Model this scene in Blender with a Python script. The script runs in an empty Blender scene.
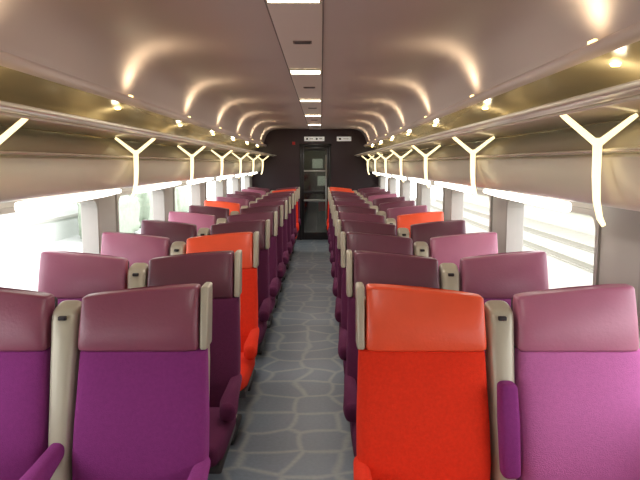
import bpy, bmesh, math, random
from mathutils import Vector
random.seed(4)
scene=bpy.context.scene
col=scene.collection
try:
    scene.view_settings.view_transform='Standard'
except Exception: pass
C=-0.12           # coach centre line
CS=-0.134         # aisle centre line
Y0,Y1=-1.6,13.5   # saloon length
PITCH=0.88; ROW0=2.18; NROW=12

def lin(c):
    return tuple(((v/255)/12.92 if v/255<=0.04045 else ((v/255+0.055)/1.055)**2.4) for v in c)+(1,)

def mat(name,rgb,rough=0.6,metal=0,noise=0,nscale=20,bump=0,bscale=200,sheen=0,emit=None,estr=0,spec=0.5,coat=0):
    m=bpy.data.materials.new(name); m.use_nodes=True
    nt=m.node_tree; b=nt.nodes['Principled BSDF']
    c=lin(rgb)
    b.inputs['Base Color'].default_value=c
    b.inputs['Roughness'].default_value=rough
    b.inputs['Metallic'].default_value=metal
    b.inputs['Specular IOR Level'].default_value=spec
    b.inputs['Coat Weight'].default_value=coat
    if sheen:
        b.inputs['Sheen Weight'].default_value=sheen
        b.inputs['Sheen Tint'].default_value=tuple(min(1,v*1.6+0.05) for v in c[:3])+(1,)
    tc=nt.nodes.new('ShaderNodeTexCoord')
    if noise:
        n=nt.nodes.new('ShaderNodeTexNoise'); n.inputs['Scale'].default_value=nscale; n.inputs['Detail'].default_value=4
        nt.links.new(tc.outputs['Object'],n.inputs['Vector'])
        mx=nt.nodes.new('ShaderNodeMix'); mx.data_type='RGBA'
        mx.inputs[6].default_value=tuple(v*(1-noise) for v in c[:3])+(1,)
        mx.inputs[7].default_value=tuple(min(1,v*(1+noise)) for v in c[:3])+(1,)
        nt.links.new(n.outputs['Fac'],mx.inputs[0]); nt.links.new(mx.outputs[2],b.inputs['Base Color'])
    if bump:
        n=nt.nodes.new('ShaderNodeTexNoise'); n.inputs['Scale'].default_value=bscale
        nt.links.new(tc.outputs['Object'],n.inputs['Vector'])
        bp=nt.nodes.new('ShaderNodeBump'); bp.inputs['Strength'].default_value=bump; bp.inputs['Distance'].default_value=0.004
        nt.links.new(n.outputs['Fac'],bp.inputs['Height']); nt.links.new(bp.outputs['Normal'],b.inputs['Normal'])
    if emit:
        b.inputs['Emission Color'].default_value=lin(emit); b.inputs['Emission Strength'].default_value=estr
    return m

# ---------- materials
M_ceil=mat('ceiling_paint',(198,180,174),0.48,noise=0.03,nscale=2)
M_ceilmid=mat('ceiling_strip_paint',(222,206,198),0.5,noise=0.03,nscale=2)
M_line=mat('dark_joint',(125,112,106),0.7,noise=0.05)
M_panel=mat('beige_panel',(236,228,206),0.28,noise=0.03,nscale=3)
M_bay=mat('rack_bay_lining',(182,168,136),0.18,noise=0.06,nscale=3,metal=0.15)
M_shelf=mat('smoked_shelf',(228,218,194),0.18,noise=0.04,nscale=5)
M_wall=mat('wall_panel',(200,194,188),0.55,noise=0.03,nscale=3)
M_rail=mat('champagne_metal',(238,230,208),0.25,metal=0.3,noise=0.03)
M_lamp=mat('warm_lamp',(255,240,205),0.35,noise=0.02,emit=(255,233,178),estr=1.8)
M_spot=mat('spot_lamp',(255,240,190),0.5,noise=0.02,emit=(255,225,130),estr=7)
M_cove=mat('cove_lamp_glow',(255,240,190),0.5,noise=0.02,emit=(255,220,150),estr=3)
M_ceillamp=mat('ceiling_lamp_glow',(255,245,225),0.5,noise=0.02,emit=(255,238,205),estr=9)
M_glare=mat('daylight_glare_glow',(250,248,240),0.6,noise=0.02,emit=(255,250,240),estr=3.2)  # emission stands in for daylight glare, no lamp here
M_shellgrey=mat('bone_plastic',(186,178,158),0.32,noise=0.04,nscale=10,metal=0.15)
M_dark=mat('dark_plastic',(40,34,38),0.5,noise=0.1)
M_foot=mat('pedestal_grey',(70,68,70),0.5,noise=0.1)
M_end=mat('end_wall_laminate',(50,27,36),0.4,noise=0.1,nscale=3)
M_doorfr=mat('door_frame_black',(24,19,21),0.3,noise=0.1)
M_steel=mat('steel',(180,180,175),0.3,metal=0.8,noise=0.03)
M_white=mat('sign_white',(250,248,242),0.5,noise=0.02,emit=(255,252,245),estr=0.25)
M_red=mat('sign_red',(200,30,25),0.5,noise=0.02)
M_frame=mat('window_frame',(180,174,168),0.5,noise=0.04)
M_vest=mat('vestibule_panel',(80,86,76),0.3,noise=0.6,nscale=4)
M_vlamp=mat('vestibule_lamp',(240,245,220),0.5,noise=0.02,emit=(235,245,215),estr=11)

def glass(name,tint,fac):
    m=bpy.data.materials.new(name); m.use_nodes=True; nt=m.node_tree; nt.nodes.clear()
    o=nt.nodes.new('ShaderNodeOutputMaterial'); t=nt.nodes.new('ShaderNodeBsdfTransparent'); g=nt.nodes.new('ShaderNodeBsdfGlossy')
    g.inputs['Roughness'].default_value=0.05
    mx=nt.nodes.new('ShaderNodeMixShader'); t.inputs['Color'].default_value=tint
    mx.inputs[0].default_value=fac
    nt.links.new(t.outputs[0],mx.inputs[1]); nt.links.new(g.outputs[0],mx.inputs[2]); nt.links.new(mx.outputs[0],o.inputs[0])
    return m
M_glass=glass('window_glass',(0.97,0.985,0.98,1),0.04)
M_doorgl=glass('door_glass_dark',(0.65,0.7,0.64,1),0.14)

def carpet():
    m=bpy.data.materials.new('patterned_carpet'); m.use_nodes=True; nt=m.node_tree; b=nt.nodes['Principled BSDF']
    b.inputs['Roughness'].default_value=0.4; b.inputs['Specular IOR Level'].default_value=0.6
    tc=nt.nodes.new('ShaderNodeTexCoord')
    n=nt.nodes.new('ShaderNodeTexNoise'); n.inputs['Scale'].default_value=3.0; n.inputs['Detail'].default_value=0
    nt.links.new(tc.outputs['Object'],n.inputs['Vector'])
    mv=nt.nodes.new('ShaderNodeVectorMath'); mv.operation='MULTIPLY_ADD'; mv.inputs[1].default_value=(0.16,0.16,0)
    nt.links.new(n.outputs['Color'],mv.inputs[0]); nt.links.new(tc.outputs['Object'],mv.inputs[2])
    fl_=nt.nodes.new('ShaderNodeVectorMath'); fl_.operation='MULTIPLY'; fl_.inputs[1].default_value=(1,1,0)
    nt.links.new(mv.outputs[0],fl_.inputs[0])
    v=nt.nodes.new('ShaderNodeTexVoronoi'); v.voronoi_dimensions='2D'; v.feature='DISTANCE_TO_EDGE'; v.inputs['Scale'].default_value=3.6; v.inputs['Randomness'].default_value=0.5
    nt.links.new(fl_.outputs[0],v.inputs['Vector'])
    r=nt.nodes.new('ShaderNodeValToRGB'); r.color_ramp.interpolation='EASE'; e=r.color_ramp.elements
    e[0].position=0.0; e[0].color=lin((150,154,154)); e[1].position=0.12; e[1].color=lin((112,123,134))
    nt.links.new(v.outputs['Distance'],r.inputs[0])
    n2=nt.nodes.new('ShaderNodeTexNoise'); n2.inputs['Scale'].default_value=45; n2.inputs['Detail'].default_value=5
    nt.links.new(tc.outputs['Object'],n2.inputs['Vector'])
    mr=nt.nodes.new('ShaderNodeMapRange'); mr.inputs[3].default_value=0.75; mr.inputs[4].default_value=1.2
    nt.links.new(n2.outputs['Fac'],mr.inputs[0])
    mx=nt.nodes.new('ShaderNodeVectorMath'); mx.operation='SCALE'
    nt.links.new(r.outputs[0],mx.inputs[0]); nt.links.new(mr.outputs[0],mx.inputs['Scale']); nt.links.new(mx.outputs[0],b.inputs['Base Color'])
    return m
M_carpet=carpet()

FAB={}
def fab(key,body,head):
    FAB[key]=(mat('fabric_'+key,body,0.9,noise=0.14,nscale=90,bump=0.5,bscale=300,sheen=0.5,spec=0.2),
              mat('headrest_'+key,head,0.34,noise=0.08,nscale=12,bump=0.18,bscale=90,spec=0.65))
fab('purple',(134,52,120),(138,70,92))
fab('aubergine',(92,36,70),(102,50,68))
fab('vermilion',(232,54,28),(246,88,50))
fab('magenta',(194,108,166),(180,106,134))
fab('mauve',(140,68,122),(156,88,114))
COLNAME={'purple':'purple','aubergine':'dark aubergine','vermilion':'bright orange-red','magenta':'light magenta','mauve':'mauve'}

# ---------- mesh helpers
def newobj(name,me,mats=(),parent=None):
    o=bpy.data.objects.new(name,me); col.objects.link(o)
    for m in mats: me.materials.append(m)
    if parent: o.parent=parent
    return o
def finish(me,smooth=True,angle=math.radians(40)):
    bm=bmesh.new(); bm.from_mesh(me)
    bmesh.ops.recalc_face_normals(bm,faces=bm.faces)
    if smooth:
        for f in bm.faces: f.smooth=True
        for e in bm.edges:
            if len(e.link_faces)==2 and e.calc_face_angle(0)>angle: e.smooth=False
    bm.to_mesh(me); bm.free()
    return me
def meshpy(name,vs,fs,smooth=True,angle=math.radians(40)):
    me=bpy.data.meshes.new(name); me.from_pydata(vs,[],fs); me.update()
    return finish(me,smooth,angle)
def boxes(name,bl):
    vs=[];fs=[]
    for (x0,x1,y0,y1,z0,z1) in bl:
        if x0>x1:x0,x1=x1,x0
        k=len(vs)
        vs+=[(x0,y0,z0),(x1,y0,z0),(x1,y1,z0),(x0,y1,z0),(x0,y0,z1),(x1,y0,z1),(x1,y1,z1),(x0,y1,z1)]
        fs+=[tuple(k+i for i in f) for f in [(0,3,2,1),(4,5,6,7),(0,1,5,4),(1,2,6,5),(2,3,7,6),(3,0,4,7)]]
    return meshpy(name,vs,fs,False)
def bev(me,w=0.005,s=2):
    bm=bmesh.new(); bm.from_mesh(me)
    bmesh.ops.bevel(bm,geom=bm.edges[:],offset=w,segments=s,affect='EDGES',profile=0.5)
    for f in bm.faces: f.smooth=True
    bm.to_mesh(me); bm.free(); return me
def loft(name,secs,n=28,p=4.0,axis='z',warp=None):
    vs=[];fs=[]
    for (t,cu,cv,hu,hv) in secs:
        for i in range(n):
            a=2*math.pi*i/n; c,s=math.cos(a),math.sin(a)
            u=cu+hu*math.copysign(abs(c)**(2/p),c); v=cv+hv*math.copysign(abs(s)**(2/p),s)
            q=(u,v,t) if axis=='z' else (u,t,v)
            vs.append(warp(*q) if warp else q)
    m=len(secs)
    for j in range(m-1):
        for i in range(n):
            k=(i+1)%n
            fs.append((j*n+i,j*n+k,(j+1)*n+k,(j+1)*n+i))
    fs.append(tuple(range(n))); fs.append(tuple((m-1)*n+i for i in range(n)))
    return meshpy(name,vs,fs,True,math.radians(60))
def rnd(core,r,steps=4):
    out=[]
    t0,cu,cv,hu,hv=core[0]
    for i in range(steps+1):
        a=math.pi/2*i/steps
        out.append((t0+r*(1-math.cos(a)),cu,cv,hu-r*(1-math.sin(a)),hv-r*(1-math.sin(a))))
    out+=list(core[1:-1])
    t1,cu,cv,hu,hv=core[-1]
    for i in range(steps,-1,-1):
        a=math.pi/2*i/steps
        out.append((t1-r*(1-math.cos(a)),cu,cv,hu-r*(1-math.sin(a)),hv-r*(1-math.sin(a))))
    return out
def tube(name,pts,r,n=12,flat=1.0):
    vs=[];fs=[]
    pts=[Vector(p) for p in pts]
    for j,p in enumerate(pts):
        d=(pts[min(j+1,len(pts)-1)]-pts[max(j-1,0)]).normalized()
        up=Vector((0,1,0)) if abs(d.y)<0.9 else Vector((0,0,1))
        a=d.cross(up).normalized(); b=d.cross(a).normalized()
        rr=r[j] if isinstance(r,(list,tuple)) else r
        for i in range(n):
            t=2*math.pi*i/n
            vs.append(tuple(p+a*math.cos(t)*rr+b*math.sin(t)*rr*flat))
    m=len(pts)
    for j in range(m-1):
        for i in range(n):
            k=(i+1)%n; fs.append((j*n+i,j*n+k,(j+1)*n+k,(j+1)*n+i))
    fs.append(tuple(range(n))); fs.append(tuple((m-1)*n+i for i in range(n)))
    return vs,fs
def merge(parts):
    V=[];F=[]
    for v,f in parts:
        k=len(V); V+=v; F+=[tuple(k+i for i in q) for q in f]
    return V,F
def structure(o,label,cat):
    o['kind']='structure'; o['label']=label; o['category']=cat
def tag(o,label,cat,group=None,kind=None):
    o['label']=label; o['category']=cat
    if group: o['group']=group
    if kind: o['kind']=kind
def sheet(name,prof,y0,y1,side):
    vs=[];fs=[]
    n=len(prof)
    for y in (y0,y1):
        for (o_,h) in prof: vs.append((C+side*o_,y,h))
    for i in range(n-1): fs.append((i,i+1,n+i+1,n+i))
    return meshpy(name,vs,fs,True,math.radians(35))
def bez(p0,p1,p2,p3,n=10):
    r=[]
    for i in range(n+1):
        t=i/n; u=1-t
        r.append(tuple(u**3*p0[k]+3*u*u*t*p1[k]+3*u*t*t*p2[k]+t**3*p3[k] for k in (0,1)))
    return r

# ---------- shell
HW=1.33
fl=newobj('floor',boxes('floor',[(C-HW-0.1,C+HW+0.1,Y0,Y1+1.7,-0.08,0)]),[M_carpet]); structure(fl,'blue-grey carpet with pale cell pattern','floor')
cove=[(0.132,2.325)]+bez((0.68,2.325),(0.96,2.325),(1.02,2.25),(1.078,2.02),18)
lip=[(1.074,2.005),(1.055,1.998),(1.045,2.004),(1.03,2.004),(1.018,1.995),(1.012,1.978),(1.018,1.962),(1.035,1.952)]
full=cove+lip
V=[];F=[]
allp=[(-a,b) for a,b in reversed(full)]+full
n=len(allp)
for y in (Y0,Y1):
    for a,b in allp: V.append((C+a,y,b))
for i in range(n-1): F.append((i,i+1,n+i+1,n+i))
ce=newobj('ceiling',meshpy('ceiling',V,F,True,math.radians(50)),[M_ceil])
structure(ce,'pale mauve-beige ceiling with shallow lit coves','ceiling')
tr=newobj('trim_1',bev(boxes('ceiling_strip',[(C-0.126,C+0.126,Y0,Y1,2.318,2.335)]),0.003),[M_ceilmid]); structure(tr,'flat central ceiling service strip','ceiling trim')
jn=newobj('trim_2',boxes('ceiling_joint',[(C-0.134,C-0.124,Y0,Y1,2.322,2.34),(C+0.124,C+0.134,Y0,Y1,2.322,2.34)]),[M_line]); structure(jn,'dark joints beside the ceiling strip','ceiling trim')  # thin darker strips along both edges of the ceiling strip

PIL=0.41; BAY=1.76; W0=2.77
bays=[W0+BAY*k for k in range(-2,6)]
WT,WB=1.385,0.80
tn=3; wn=1
for side,sn in ((-1,'left'),(1,'right')):
    xi=C+side*HW; xo=C+side*(HW+0.10)
    bl=[(xi,xo,Y0,Y1,0,WB),(xi,xo,Y0,Y1,WT,2.36)]
    prev=Y0
    for b in bays:
        if b<Y0:
            if b+BAY-PIL>Y0: prev=b+BAY-PIL
            continue
        bl.append((xi,xo,prev,b,WB,WT)); prev=b+BAY-PIL
    bl.append((xi,xo,prev,Y1,WB,WT))
    w=newobj('wall_'+sn,boxes('wall',bl),[M_wall]); structure(w,'grey-beige coach side wall with window openings','wall')
    p1=[(1.035,1.952),(1.06,1.95),(1.16,1.935),(1.24,1.91),(1.28,1.87),(1.29,1.82),(1.27,1.765)]
    p2=[(1.27,1.765),(1.25,1.755),(1.20,1.735),(1.125,1.685),(1.095,1.655),(1.085,1.648)]
    s1=newobj('trim_%d'%tn,sheet('bay_lining',p1,Y0,Y1,side),[M_bay]); structure(s1,'olive-beige glossy lining above luggage shelf','wall trim'); tn+=1
    s2=newobj('trim_%d'%tn,sheet('upper_panel',p2,Y0,Y1,side),[M_panel]); structure(s2,'beige sloped panel under luggage shelf','wall trim'); tn+=1
    p3=[(1.085,1.648),(1.10,1.643),(1.10,1.635),(1.07,1.63)]+bez((1.062,1.622),(1.07,1.56),(1.09,1.50),(1.125,1.455),8)+[(1.14,1.449),(HW,1.448)]
    s3=newobj('trim_%d'%tn,sheet('lower_panel',p3,Y0,Y1,side),[M_panel]); structure(s3,'beige curved panel above the windows','wall trim'); tn+=1
    sb=newobj('baseboard_'+sn,bev(boxes('baseboard',[(C+side*(HW-0.03),C+side*HW,Y0,Y1,0.0,0.12)]),0.004),[M_dark]); structure(sb,'dark heating duct at the foot of the wall','baseboard')
    for b in bays:
        a0=max(b,Y0+0.02); a1=b+BAY-PIL
        if a1<Y0+0.2: continue
        r=0.07; oy0,oy1,oz0,oz1=a0-0.02,a1+0.02,WB-0.02,WT+0.015
        iy0,iy1,iz0,iz1=a0+0.012,a1-0.012,WB+0.012,WT-0.012
        inn=[]
        for (cy,cz,st) in ((iy1-r,iz1-r,0),(iy0+r,iz1-r,90),(iy0+r,iz0+r,180),(iy1-r,iz0+r,270)):
            for i in range(7):
                t=math.radians(st+15*i)
                inn.append((cy+r*math.cos(t),cz+r*math.sin(t)))
        n=len(inn); V=[];F=[]
        xf=C+side*(HW-0.012); xb=C+side*(HW+0.09)
        for (y,z) in inn: V.append((xf,y,z))
        for (y,z) in inn: V.append((xb,y,z))
        cor=[(oy1,oz1),(oy0,oz1),(oy0,oz0),(oy1,oz0)]
        for (y,z) in cor: V.append((xf,y,z))
        for (y,z) in cor: V.append((C+side*HW,y,z))
        for i in range(n): F.append((i,(i+1)%n,n+(i+1)%n,n+i))
        for c in range(4):
            for i in range(6): F.append((2*n+c,c*7+i,c*7+i+1))
            F.append((2*n+c,c*7+6,(c*7+7)%n,2*n+(c+1)%4))
            F.append((2*n+c,2*n+(c+1)%4,2*n+4+(c+1)%4,2*n+4+c))
        k=len(V); xg=C+side*(HW+0.05)
        for (y,z) in inn: V.append((xg,y,z))
        F.append(tuple(range(k,k+n)))
        me=bpy.data.meshes.new('window'); me.from_pydata(V,[],F); me.update()
        wo=newobj('window_%d'%wn,me,[M_frame,M_glass]); wn+=1
        me.polygons[-1].material_index=1
        structure(wo,'wide coach window with rounded corners, bright daylight outside','window')
        if a0>2.5:  # added blind-like strip; its glow imitates overexposed daylight at the window head
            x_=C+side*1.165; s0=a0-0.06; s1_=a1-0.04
            me=loft('window_glare_strip',rnd([(s0,x_,1.418,0.020,0.022),(s0+0.2,x_,1.420,0.022,0.023),(s1_-0.3,x_,1.426,0.022,0.019),(s1_,x_,1.430,0.018,0.013)],0.011),n=16,p=3,axis='y')
            bo=newobj('window_glare_strip',me,[M_glare]); tag(bo,'white blind-like strip at the head of a window, glowing to imitate daylight glare','window blind','imitated daylight glare strips above the windows')

# end walls
ew=newobj('wall_end',boxes('wall_end',[(C-HW-0.1,C-0.33,Y1,Y1+0.1,0,2.4),(C+0.33,C+HW+0.1,Y1,Y1+0.1,0,2.4),(C-0.33,C+0.33,Y1,Y1+0.1,2.0,2.4)]),[M_end]); structure(ew,'dark aubergine partition at the end of the saloon','wall')
ev=newobj('wall_vestibule',boxes('wall_vestibule',[(C-0.75,C+0.75,Y1+1.5,Y1+1.6,0,2.3),(C-0.85,C-0.75,Y1+0.1,Y1+1.6,0,2.3),(C+0.75,C+0.85,Y1+0.1,Y1+1.6,0,2.3),(C-0.85,C+0.85,Y1+0.1,Y1+1.6,2.3,2.4)]),[M_vest]); structure(ev,'grey-green vestibule walls beyond the glazed door','wall')
vl=newobj('vestibule_lamp',bev(boxes('vl',[(C-0.15,C+0.15,Y1+0.5,Y1+0.8,2.27,2.30)]),0.005),[M_vlamp]); tag(vl,'square pale lamp on the vestibule ceiling','lamp')
vp=newobj('vestibule_notice_panel',bev(boxes('vp',[(C+0.04,C+0.22,Y1+1.47,Y1+1.499,1.1,1.32)]),0.005),[M_white]); tag(vp,'pale notice panel on the vestibule wall','notice')
vp2=newobj('vestibule_window',bev(boxes('vp',[(C-0.08,C+0.16,Y1+1.47,Y1+1.499,1.5,1.72)]),0.005),[M_white]); tag(vp2,'small pale window at the end of the vestibule','window')
vm_=newobj('vestibule_door',bev(boxes('vd',[(C-0.26,C+0.02,Y1+1.45,Y1+1.469,0.02,1.45)]),0.005),[M_doorfr]); tag(vm_,'dark inner door at the end of the vestibule','door')
vq=newobj('vestibule_red_panel',bev(boxes('vq',[(C+0.06,C+0.22,Y1+1.47,Y1+1.499,0.5,0.72)]),0.005),[M_red]); tag(vq,'small red panel low on the vestibule wall','panel')
bw=newobj('wall_back',boxes('wall_back',[(C-HW-0.1,C+HW+0.1,Y0-0.1,Y0,0,2.4)]),[M_wall]); structure(bw,'grey partition wall','wall')
# door
d=bpy.data.objects.new('door_1',None); col.objects.link(d); d.location=(C,Y1,0); structure(d,'black-framed glazed sliding door at the end of the aisle','door')
newobj('door_frame',bev(boxes('df',[(-0.33,-0.285,-0.03,0.06,0,2.02),(0.285,0.33,-0.03,0.06,0,2.02),(-0.33,0.33,-0.03,0.06,1.97,2.02)]),0.004),[M_doorfr],d)
newobj('door_leaf',bev(boxes('dl',[(-0.285,-0.235,0,0.04,0.005,1.97),(0.235,0.285,0,0.04,0.005,1.97),(-0.235,0.235,0,0.04,0.005,0.16),(-0.235,0.235,0,0.04,1.88,1.97),(-0.235,0.235,0,0.04,0.98,1.04)]),0.003),[M_doorfr],d)
newobj('door_glass',boxes('dg',[(-0.24,0.24,0.015,0.03,0.15,1.89)]),[M_doorgl],d)
newobj('push_bar',bev(boxes('pb',[(-0.24,0.24,-0.03,-0.012,0.82,0.86)]),0.004),[M_steel],d)
newobj('push_bar',bev(boxes('pb',[(-0.24,0.24,-0.03,-0.012,1.44,1.47)]),0.004),[M_steel],d)
v,f=tube('h',[(0.225,-0.0,0.3),(0.225,-0.045,0.33),(0.225,-0.045,1.75),(0.225,-0.0,1.78)],0.012)
newobj('door_handle',meshpy('dh',v,f),[M_steel],d)

def sign(x,z,w,h,marks,label,base=M_white):
    s=newobj('sign',bev(boxes('sign',[(-w/2,w/2,-0.012,0,-h/2,h/2)]),0.002),[base])
    s.location=(x,Y1-0.001,z); tag(s,label,'sign')
    for a,b,c,e in marks: newobj('pictogram',boxes('pg',[(a,b,-0.016,-0.011,c,e)]),[M_dark],s)
sign(C-0.02,2.12,0.42,0.09,[(-0.17,-0.13,-0.02,0.02),(-0.10,-0.02,-0.008,0.008),(0.03,0.07,-0.02,0.02),(0.10,0.17,-0.008,0.008)],'small white direction sign with pictograms above the door')
sign(C+0.60,2.12,0.30,0.09,[(-0.11,-0.06,-0.02,0.02),(-0.02,0.10,-0.006,0.006)],'small white pictogram sign on the dark partition')
sign(C-0.45,2.03,0.06,0.06,[],'small red indicator plate on the dark partition',M_red)

# luggage racks
BR=[2.13+1.74*k for k in range(-2,7)]
for side in (-1,1):
    rk=bpy.data.objects.new('luggage_rack',None); col.objects.link(rk); rk.location=(C+side*1.03,0,0)
    tag(rk,'continuous overhead luggage shelf with glowing forked brackets along the coach wall','luggage rack','overhead luggage racks')
    X=lambda o_: side*(o_-1.03)
    sh=bev(boxes('shelf',[(X(0.83),X(1.265),Y0+0.01,Y1-0.01,1.768,1.780)]),0.003); newobj('shelf',sh,[M_shelf],rk)
    v,f=tube('r',[(X(0.82),Y0+0.01,1.775),(X(0.82),Y1-0.01,1.775)],0.010,16)
    newobj('front_rail',meshpy('fr',v,f),[M_rail],rk)
    v,f=tube('r',[(X(0.87),Y0+0.01,1.757),(X(0.87),Y1-0.01,1.757)],0.006,10)
    newobj('under_rail',meshpy('ur',v,f),[M_rail],rk)
    v,f=tube('r',[(X(1.055),Y0+0.01,1.645),(X(1.055),Y1-0.01,1.645)],0.007,10)
    newobj('lower_rail',meshpy('lr',v,f),[M_rail],rk)
    parts=[tube('a',[(X(0.905),0,1.764),(X(0.92),0,1.752),(X(1.02),0,1.672),(X(1.03),0,1.66)],[0.008,0.010,0.012,0.012],flat=0.6),
           tube('b',[(X(1.155),0,1.760),(X(1.14),0,1.750),(X(1.04),0,1.672),(X(1.03),0,1.66)],[0.007,0.009,0.012,0.012],flat=0.6),
           tube('c',[(X(1.03),0,1.685),(X(1.03),0,1.66),(X(1.031),0,1.56),(X(1.036),0,1.48),(X(1.05),0,1.42),(X(1.065),0,1.395)],[0.014,0.016,0.015,0.013,0.011,0.008],flat=0.6)]
    v,f=merge(parts); bme=meshpy('bracket',v,f)
    first=None
    for y in BR:
        if y<-1.5: continue
        if first is None:
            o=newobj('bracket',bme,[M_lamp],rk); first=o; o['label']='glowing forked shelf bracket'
        else:
            o=first.copy(); col.objects.link(o); o.parent=rk
        o.location=(0,y+(0.14 if side<0 else 0),0)
    me=bpy.data.meshes.new('spot'); bm=bmesh.new(); bmesh.ops.create_cone(bm,cap_ends=True,segments=20,radius1=0.014,radius2=0.02,depth=0.010); bm.to_mesh(me); bm.free()
    for y in BR:
        if y<-1.5: continue
        o=newobj('spot_lamp',me,[] if me.materials else [M_spot]); o.location=(C+side*1.12,y+0.1,1.935)
        tag(o,'small round warm downlight above the luggage shelf','lamp','downlights above the luggage shelves')
        l=bpy.data.lights.new('shelf_light','POINT'); l.energy=0.9; l.color=(1,0.86,0.6); l.shadow_soft_size=0.02
        lo=bpy.data.objects.new('shelf_light',l); col.objects.link(lo); lo.parent=o; lo.location=(0,0,-0.06)

cm=bev(boxes('cove_lamp',[(-0.008,0.008,-0.025,0.025,-0.006,0.006)]),0.003)
for side in (-1,1):
    for y in BR:
        if y<-1.5: continue
        y=y+0.1
        o=newobj('cove_lamp',cm,[] if cm.materials else [M_cove]); o.location=(C+side*1.038,y,2.010)
        tag(o,'small warm lamp set in the ceiling cove ledge','lamp','cove lamps along the ceiling')
        l=bpy.data.lights.new('cove_light','SPOT'); l.energy=4.6; l.color=(1,0.85,0.56); l.shadow_soft_size=0.06
        l.spot_size=math.radians(155); l.spot_blend=1.0
        lo=bpy.data.objects.new('cove_light',l); col.objects.link(lo); lo.parent=o; lo.location=(-side*0.07,0,0.02)
        lo.rotation_euler=Vector((side*0.1,0,1)).to_track_quat('-Z','Y').to_euler()

lm=bev(boxes('cl',[(-0.115,0.115,-0.10,0.10,-0.012,0.004)]),0.004)
fr=bev(boxes('cf',[(-0.121,-0.113,-0.11,0.11,-0.014,0.0),(0.113,0.121,-0.11,0.11,-0.014,0.0),(-0.121,0.121,-0.11,-0.099,-0.014,0),(-0.121,0.121,0.099,0.11,-0.014,0)]),0.002)
for i in range(-1,5):
    y=2.82+2.25*i
    e=bpy.data.objects.new('ceiling_lamp',None); col.objects.link(e); e.location=(C,y,2.317); tag(e,'flat rectangular warm white lamp in the ceiling strip','lamp','lamps in the ceiling strip')
    newobj('diffuser',lm,[] if lm.materials else [M_ceillamp],e); newobj('bezel',fr,[] if fr.materials else [M_rail],e)
    l=bpy.data.lights.new('ceiling_lamp_light','AREA'); l.shape='RECTANGLE'; l.size=0.2; l.size_y=0.18; l.energy=7.5; l.color=(1,0.94,0.87)
    lo=bpy.data.objects.new('ceiling_lamp_light',l); col.objects.link(lo); lo.parent=e; lo.location=(0,0,-0.02)
vm=bev(boxes('vent',[(-0.055,0.055,-0.035,0.035,-0.006,0.001)]),0.002)
sm=boxes('slots',[(-0.045,0.045,-0.025+0.014*k,-0.018+0.014*k,-0.008,-0.005) for k in range(4)])
for i in range(0,5):
    y=3.9+2.25*i
    e=newobj('ceiling_vent',vm,[] if vm.materials else [M_line]); e.location=(C+0.01,y,2.317); tag(e,'small dark grille in the ceiling strip','vent','grilles in the ceiling strip')
    newobj('slots',sm,[] if sm.materials else [M_foot],e)

# ---------- seats
def yf(h):
    return -0.155*(1.17-h)/0.72
def headmesh(s):   # s=+1: high edge at +x
    cx=-s*0.014
    def w(x,y,z):
        t=max(0,(z-0.96)/0.21)
        k=(x-cx)/0.2
        return (x,y,z+ (0.020*s*k-0.006*k*k)*t)
    core=[(0.958,0,0,0.209,0.050),(0.985,0,0,0.209,0.055),(1.05,0,0,0.207,0.057),(1.12,0,0,0.206,0.049),(1.163,0,0,0.206,0.040)]
    secs=[(t,cx,yf(t)+0.05,hu,hv) for (t,_,_,hu,hv) in rnd(core,0.012,steps=5)]
    return loft('headrest',secs,n=48,p=7,warp=w)
def backmesh():
    core=[(0.40,0,0,0.212,0.055),(0.48,0,0,0.220,0.078),(0.60,0,0,0.2275,0.088),(0.72,0,0,0.2275,0.074),(0.84,0,0,0.2235,0.060),(0.92,0,0,0.2210,0.055),(0.960,0,0,0.2200,0.050)]
    secs=[(t,0,yf(t)+0.052,hu,hv) for (t,_,_,hu,hv) in rnd(core,0.014,steps=4)]
    return loft('backrest',secs,n=48,p=4.6)
def shellmesh():
    core=[(0.36,0,0,0.208,0.03),(0.6,0,0,0.217,0.03),(0.9,0,0,0.217,0.028),(1.12,0,0,0.21,0.022)]
    secs=[(t,0,yf(t)+0.125,hu,hv) for (t,_,_,hu,hv) in rnd(core,0.015)]
    return loft('back_shell',secs,n=32,p=5)
def trimmesh(s):
    core=[(0.962,0,0,0.0145,0.055),(1.06,0,0,0.0145,0.055),(1.175,0,0,0.0145,0.05)]
    secs=[(t,s*0.212,yf(t)+0.066,hu,hv) for (t,_,_,hu,hv) in rnd(core,0.008)]
    return loft('side_trim',secs,n=20,p=6)
def cushmesh():
    core=[(-0.60,0,0.415,0.20,0.055),(-0.5,0,0.42,0.215,0.068),(-0.3,0,0.415,0.217,0.065),(-0.10,0,0.405,0.215,0.06)]
    return loft('seat_cushion',rnd(core,0.035,steps=5),n=40,p=4.5,axis='y')
def armmesh(s,x,dz=0.0):
    core=[(-0.42,0,0.532,0.036,0.045),(-0.36,0,0.541,0.040,0.057),(-0.24,0,0.562,0.032,0.038),(-0.06,0,0.580,0.026,0.028)]
    return loft('armrest',rnd([(t,x,c+dz,a,b) for t,_,c,a,b in core],0.030,steps=6),n=24,p=2.4,axis='y')
def armup(x):
    core=[(0.57,0,0,0.031,0.035),(0.75,0,0,0.034,0.038),(0.87,0,0,0.031,0.034)]
    return loft('armrest_up',rnd([(t,x,yf(t)-0.03,a,b) for t,_,_,a,b in core],0.018,steps=5),n=24,p=3.5)
def postmesh(s):
    core=[(0.10,0,0,0.036,0.06),(0.6,0,0,0.038,0.06),(0.95,0,0,0.044,0.055),(1.05,0,0,0.047,0.05),(1.105,0,0,0.047,0.048)]
    secs=[(t,-s*0.277,yf(t)+0.06,hu,hv) for (t,_,_,hu,hv) in rnd(core,0.022,steps=6)]
    def w(x,y,z):
        return (x,y,z+(0.3*(y-(yf(z)+0.06)) if z>1.07 else 0))
    return loft('center_post',secs,n=24,p=3.6,warp=w)
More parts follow.
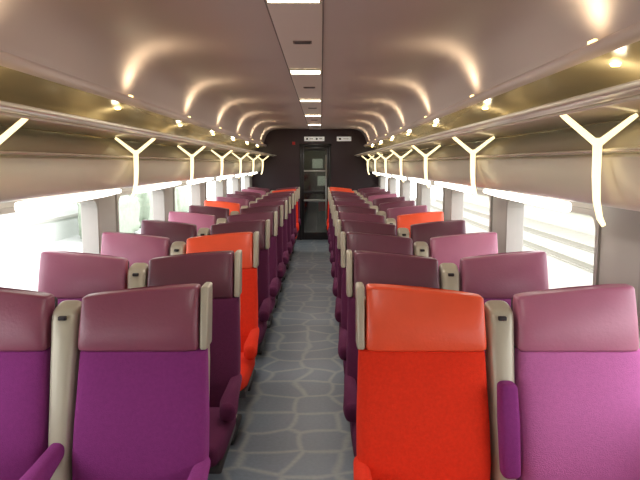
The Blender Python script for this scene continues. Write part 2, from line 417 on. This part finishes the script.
def pedmesh():
    return bev(boxes('ped',[(-0.20,0.20,-0.50,-0.02,0.30,0.345),(-0.05,0.05,-0.36,-0.12,0.03,0.31),(-0.12,0.12,-0.45,-0.05,0.0,0.035)]),0.01)
def latchmesh(s):
    x=-s*0.277
    yy=yf(1.07)+0.008
    return bev(boxes('latch',[(x-0.014,x+0.014,yy-0.006,yy+0.02,1.062,1.076)]),0.003)

ME={}
for s in (-1,1):
    ME['head',s]=headmesh(s); ME['trim',s]=trimmesh(s); ME['post',s]=postmesh(s); ME['latch',s]=latchmesh(s)
    ME['arm',s]=armmesh(s,s*0.214); ME['mid',s]=armmesh(s,-s*0.277,0.055); ME['up',s]=armup(-s*0.277)
ME['back']=backmesh(); ME['shell']=shellmesh(); ME['cush']=cushmesh(); ME['ped']=pedmesh()
for m in ME.values():
    if not m.materials: m.materials.append(None)
def part(name,me,m,par):
    o=bpy.data.objects.new(name,me); col.objects.link(o); o.parent=par
    o.material_slots[0].link='OBJECT'; o.material_slots[0].material=m
    return o
P,D,R,K,M='purple','aubergine','vermilion','magenta','mauve'
COLS={('L','a'):[P,D,R,D,D,D,D,D,D,D,R,D],('L','w'):[P,M,M,D,K,D,R,M,D,D,M,D],
      ('R','a'):[R,D,D,D,D,D,D,D,D,D,R,R],('R','w'):[K,M,K,D,R,M,D,D,M,D,D,D]}
for r in range(NROW):
    for sd,sg in (('L',-1),('R',1)):
        for pos in ('a','w'):
            key=COLS[sd,pos][r]; fm,hm=FAB[key]
            off=0.485 if pos=='a' else 1.039
            hi=-sg if pos=='a' else sg
            e=bpy.data.objects.new('train_seat',None); col.objects.link(e)
            e.location=(CS+sg*off,ROW0+PITCH*r,0)
            side='aisle' if pos=='a' else 'window'
            up=(sd=='R' and r in (0,3,5)) or (sd=='L' and r in (4,))
            tag(e,'%s upholstered train seat beside the %s%s'%(COLNAME[key],side,', bone plastic side trim' if pos=='a' else ' with wide headrest'),'seat','rows of train seats')
            part('headrest',ME['head',hi],hm,e); part('backrest',ME['back'],fm,e)
            part('back_shell',ME['shell'],M_shellgrey if pos=='a' else M_dark,e)
            part('seat_cushion',ME['cush'],fm,e); part('pedestal',ME['ped'],M_foot,e)
            part('armrest',ME['arm',hi],fm,e)
            if pos=='a':
                part('side_trim',ME['trim',hi],M_shellgrey,e)
                part('center_post',ME['post',hi],M_shellgrey,e)
                part('post_latch',ME['latch',hi],M_dark,e)
                part('center_armrest',ME['up',hi] if up else ME['mid',hi],FAB[P][0] if (sd=='R' and r==0) else fm,e)

# ---------- outside
M_plat=mat('platform_concrete',(190,192,188),0.9,noise=0.1,nscale=1)
M_plat2=mat('track_ballast',(156,153,142),0.9,noise=0.12,nscale=2)
M_wallo=mat('station_wall',(192,189,174),0.9,noise=0.1,nscale=0.6)
M_wallw=mat('station_wall_white',(215,217,213),0.9,noise=0.08,nscale=0.6)
M_band=mat('station_band',(160,156,144),0.8,noise=0.08,nscale=1)
M_bandw=mat('station_band_pale',(180,178,170),0.8,noise=0.08,nscale=1)
M_hedge=mat('hedge_leaves',(158,168,150),0.9,noise=0.2,nscale=5,bump=1,bscale=12)
g=newobj('ground',boxes('ground',[(-30,0,-25,50,-1.1,-1.0)]),[M_plat]); g['kind']='structure'; g['label']='pale concrete station ground outside the train'; g['category']='ground'
g=newobj('ground_ballast',boxes('ground',[(0,30,-25,50,-1.1,-1.0)]),[M_plat2]); g['kind']='structure'; g['label']='beige track ballast outside the train'; g['category']='ground'
for side in (-1,1):
    x0=10*side if side>0 else -9
    w=newobj('boundary_wall',boxes('bwall',[(x0,x0+0.3*side,-20,45,-1.0,1.1)]),[M_wallo if side>0 else M_wallw]); tag(w,'pale station boundary wall outside the windows','wall','station boundary walls')
    bm_=M_band if side>0 else M_bandw
    newobj('coping',boxes('cop',[(x0-0.08*side,x0+0.4*side,-20,45,1.1,1.2)]),[bm_],w)
    newobj('ledge',boxes('led',[(x0-0.05*side,x0,-20,45,-0.3,-0.2)]),[bm_],w)
for x in (6.6,8.05):
    o=newobj('track_rail',bev(boxes('rail',[(x-0.035,x+0.035,-20,45,-0.86,-0.82),(x-0.012,x+0.012,-20,45,-0.97,-0.85),(x-0.07,x+0.07,-20,45,-1.0,-0.965)]),0.004),[M_band]); tag(o,'steel track rail lying on pale ballast','rail','rails of the next track')
def hedge(x,y,lx,ly,h,seed):
    rs=random.Random(seed)
    bm=bmesh.new(); bmesh.ops.create_icosphere(bm,subdivisions=4,radius=1)
    for v in bm.verts:
        d_=v.co.normalized(); q=Vector([math.copysign(abs(c)**0.55,c) for c in d_])
        k=1+0.07*math.sin(9*d_.x+seed)+0.06*math.sin(13*d_.y+2*seed)+0.05*rs.uniform(-1,1)
        v.co=Vector((q.x*lx*k,q.y*ly*k,(q.z*k+1)*h/2))
    me=bpy.data.meshes.new('hedge'); bm.to_mesh(me); bm.free()
    for p_ in me.polygons: p_.use_smooth=True
    o=newobj('hedge',me,[M_hedge]); o.location=(x,y,-1.03); tag(o,'low pale grey-green clipped hedge beside the station wall','hedge','hedges outside the windows')
for i,y in enumerate((23.0,27.5,32.5)): hedge(-7.6,y,0.7,1.7,1.5+0.2*(i%2),i+1)

# ---------- light
wd=bpy.data.worlds.new('World'); scene.world=wd; wd.use_nodes=True
nt=wd.node_tree; bg=nt.nodes['Background']
bg.inputs[0].default_value=(0.97,0.98,1.0,1); bg.inputs[1].default_value=4.4

cam=bpy.data.cameras.new('camera'); cam.lens=36; cam.sensor_width=36; cam.clip_end=200
co=bpy.data.objects.new('camera',cam); col.objects.link(co)
co.location=(0,0,1.6); co.rotation_euler=(math.radians(90-6.77),0,math.radians(0.09))
scene.camera=co
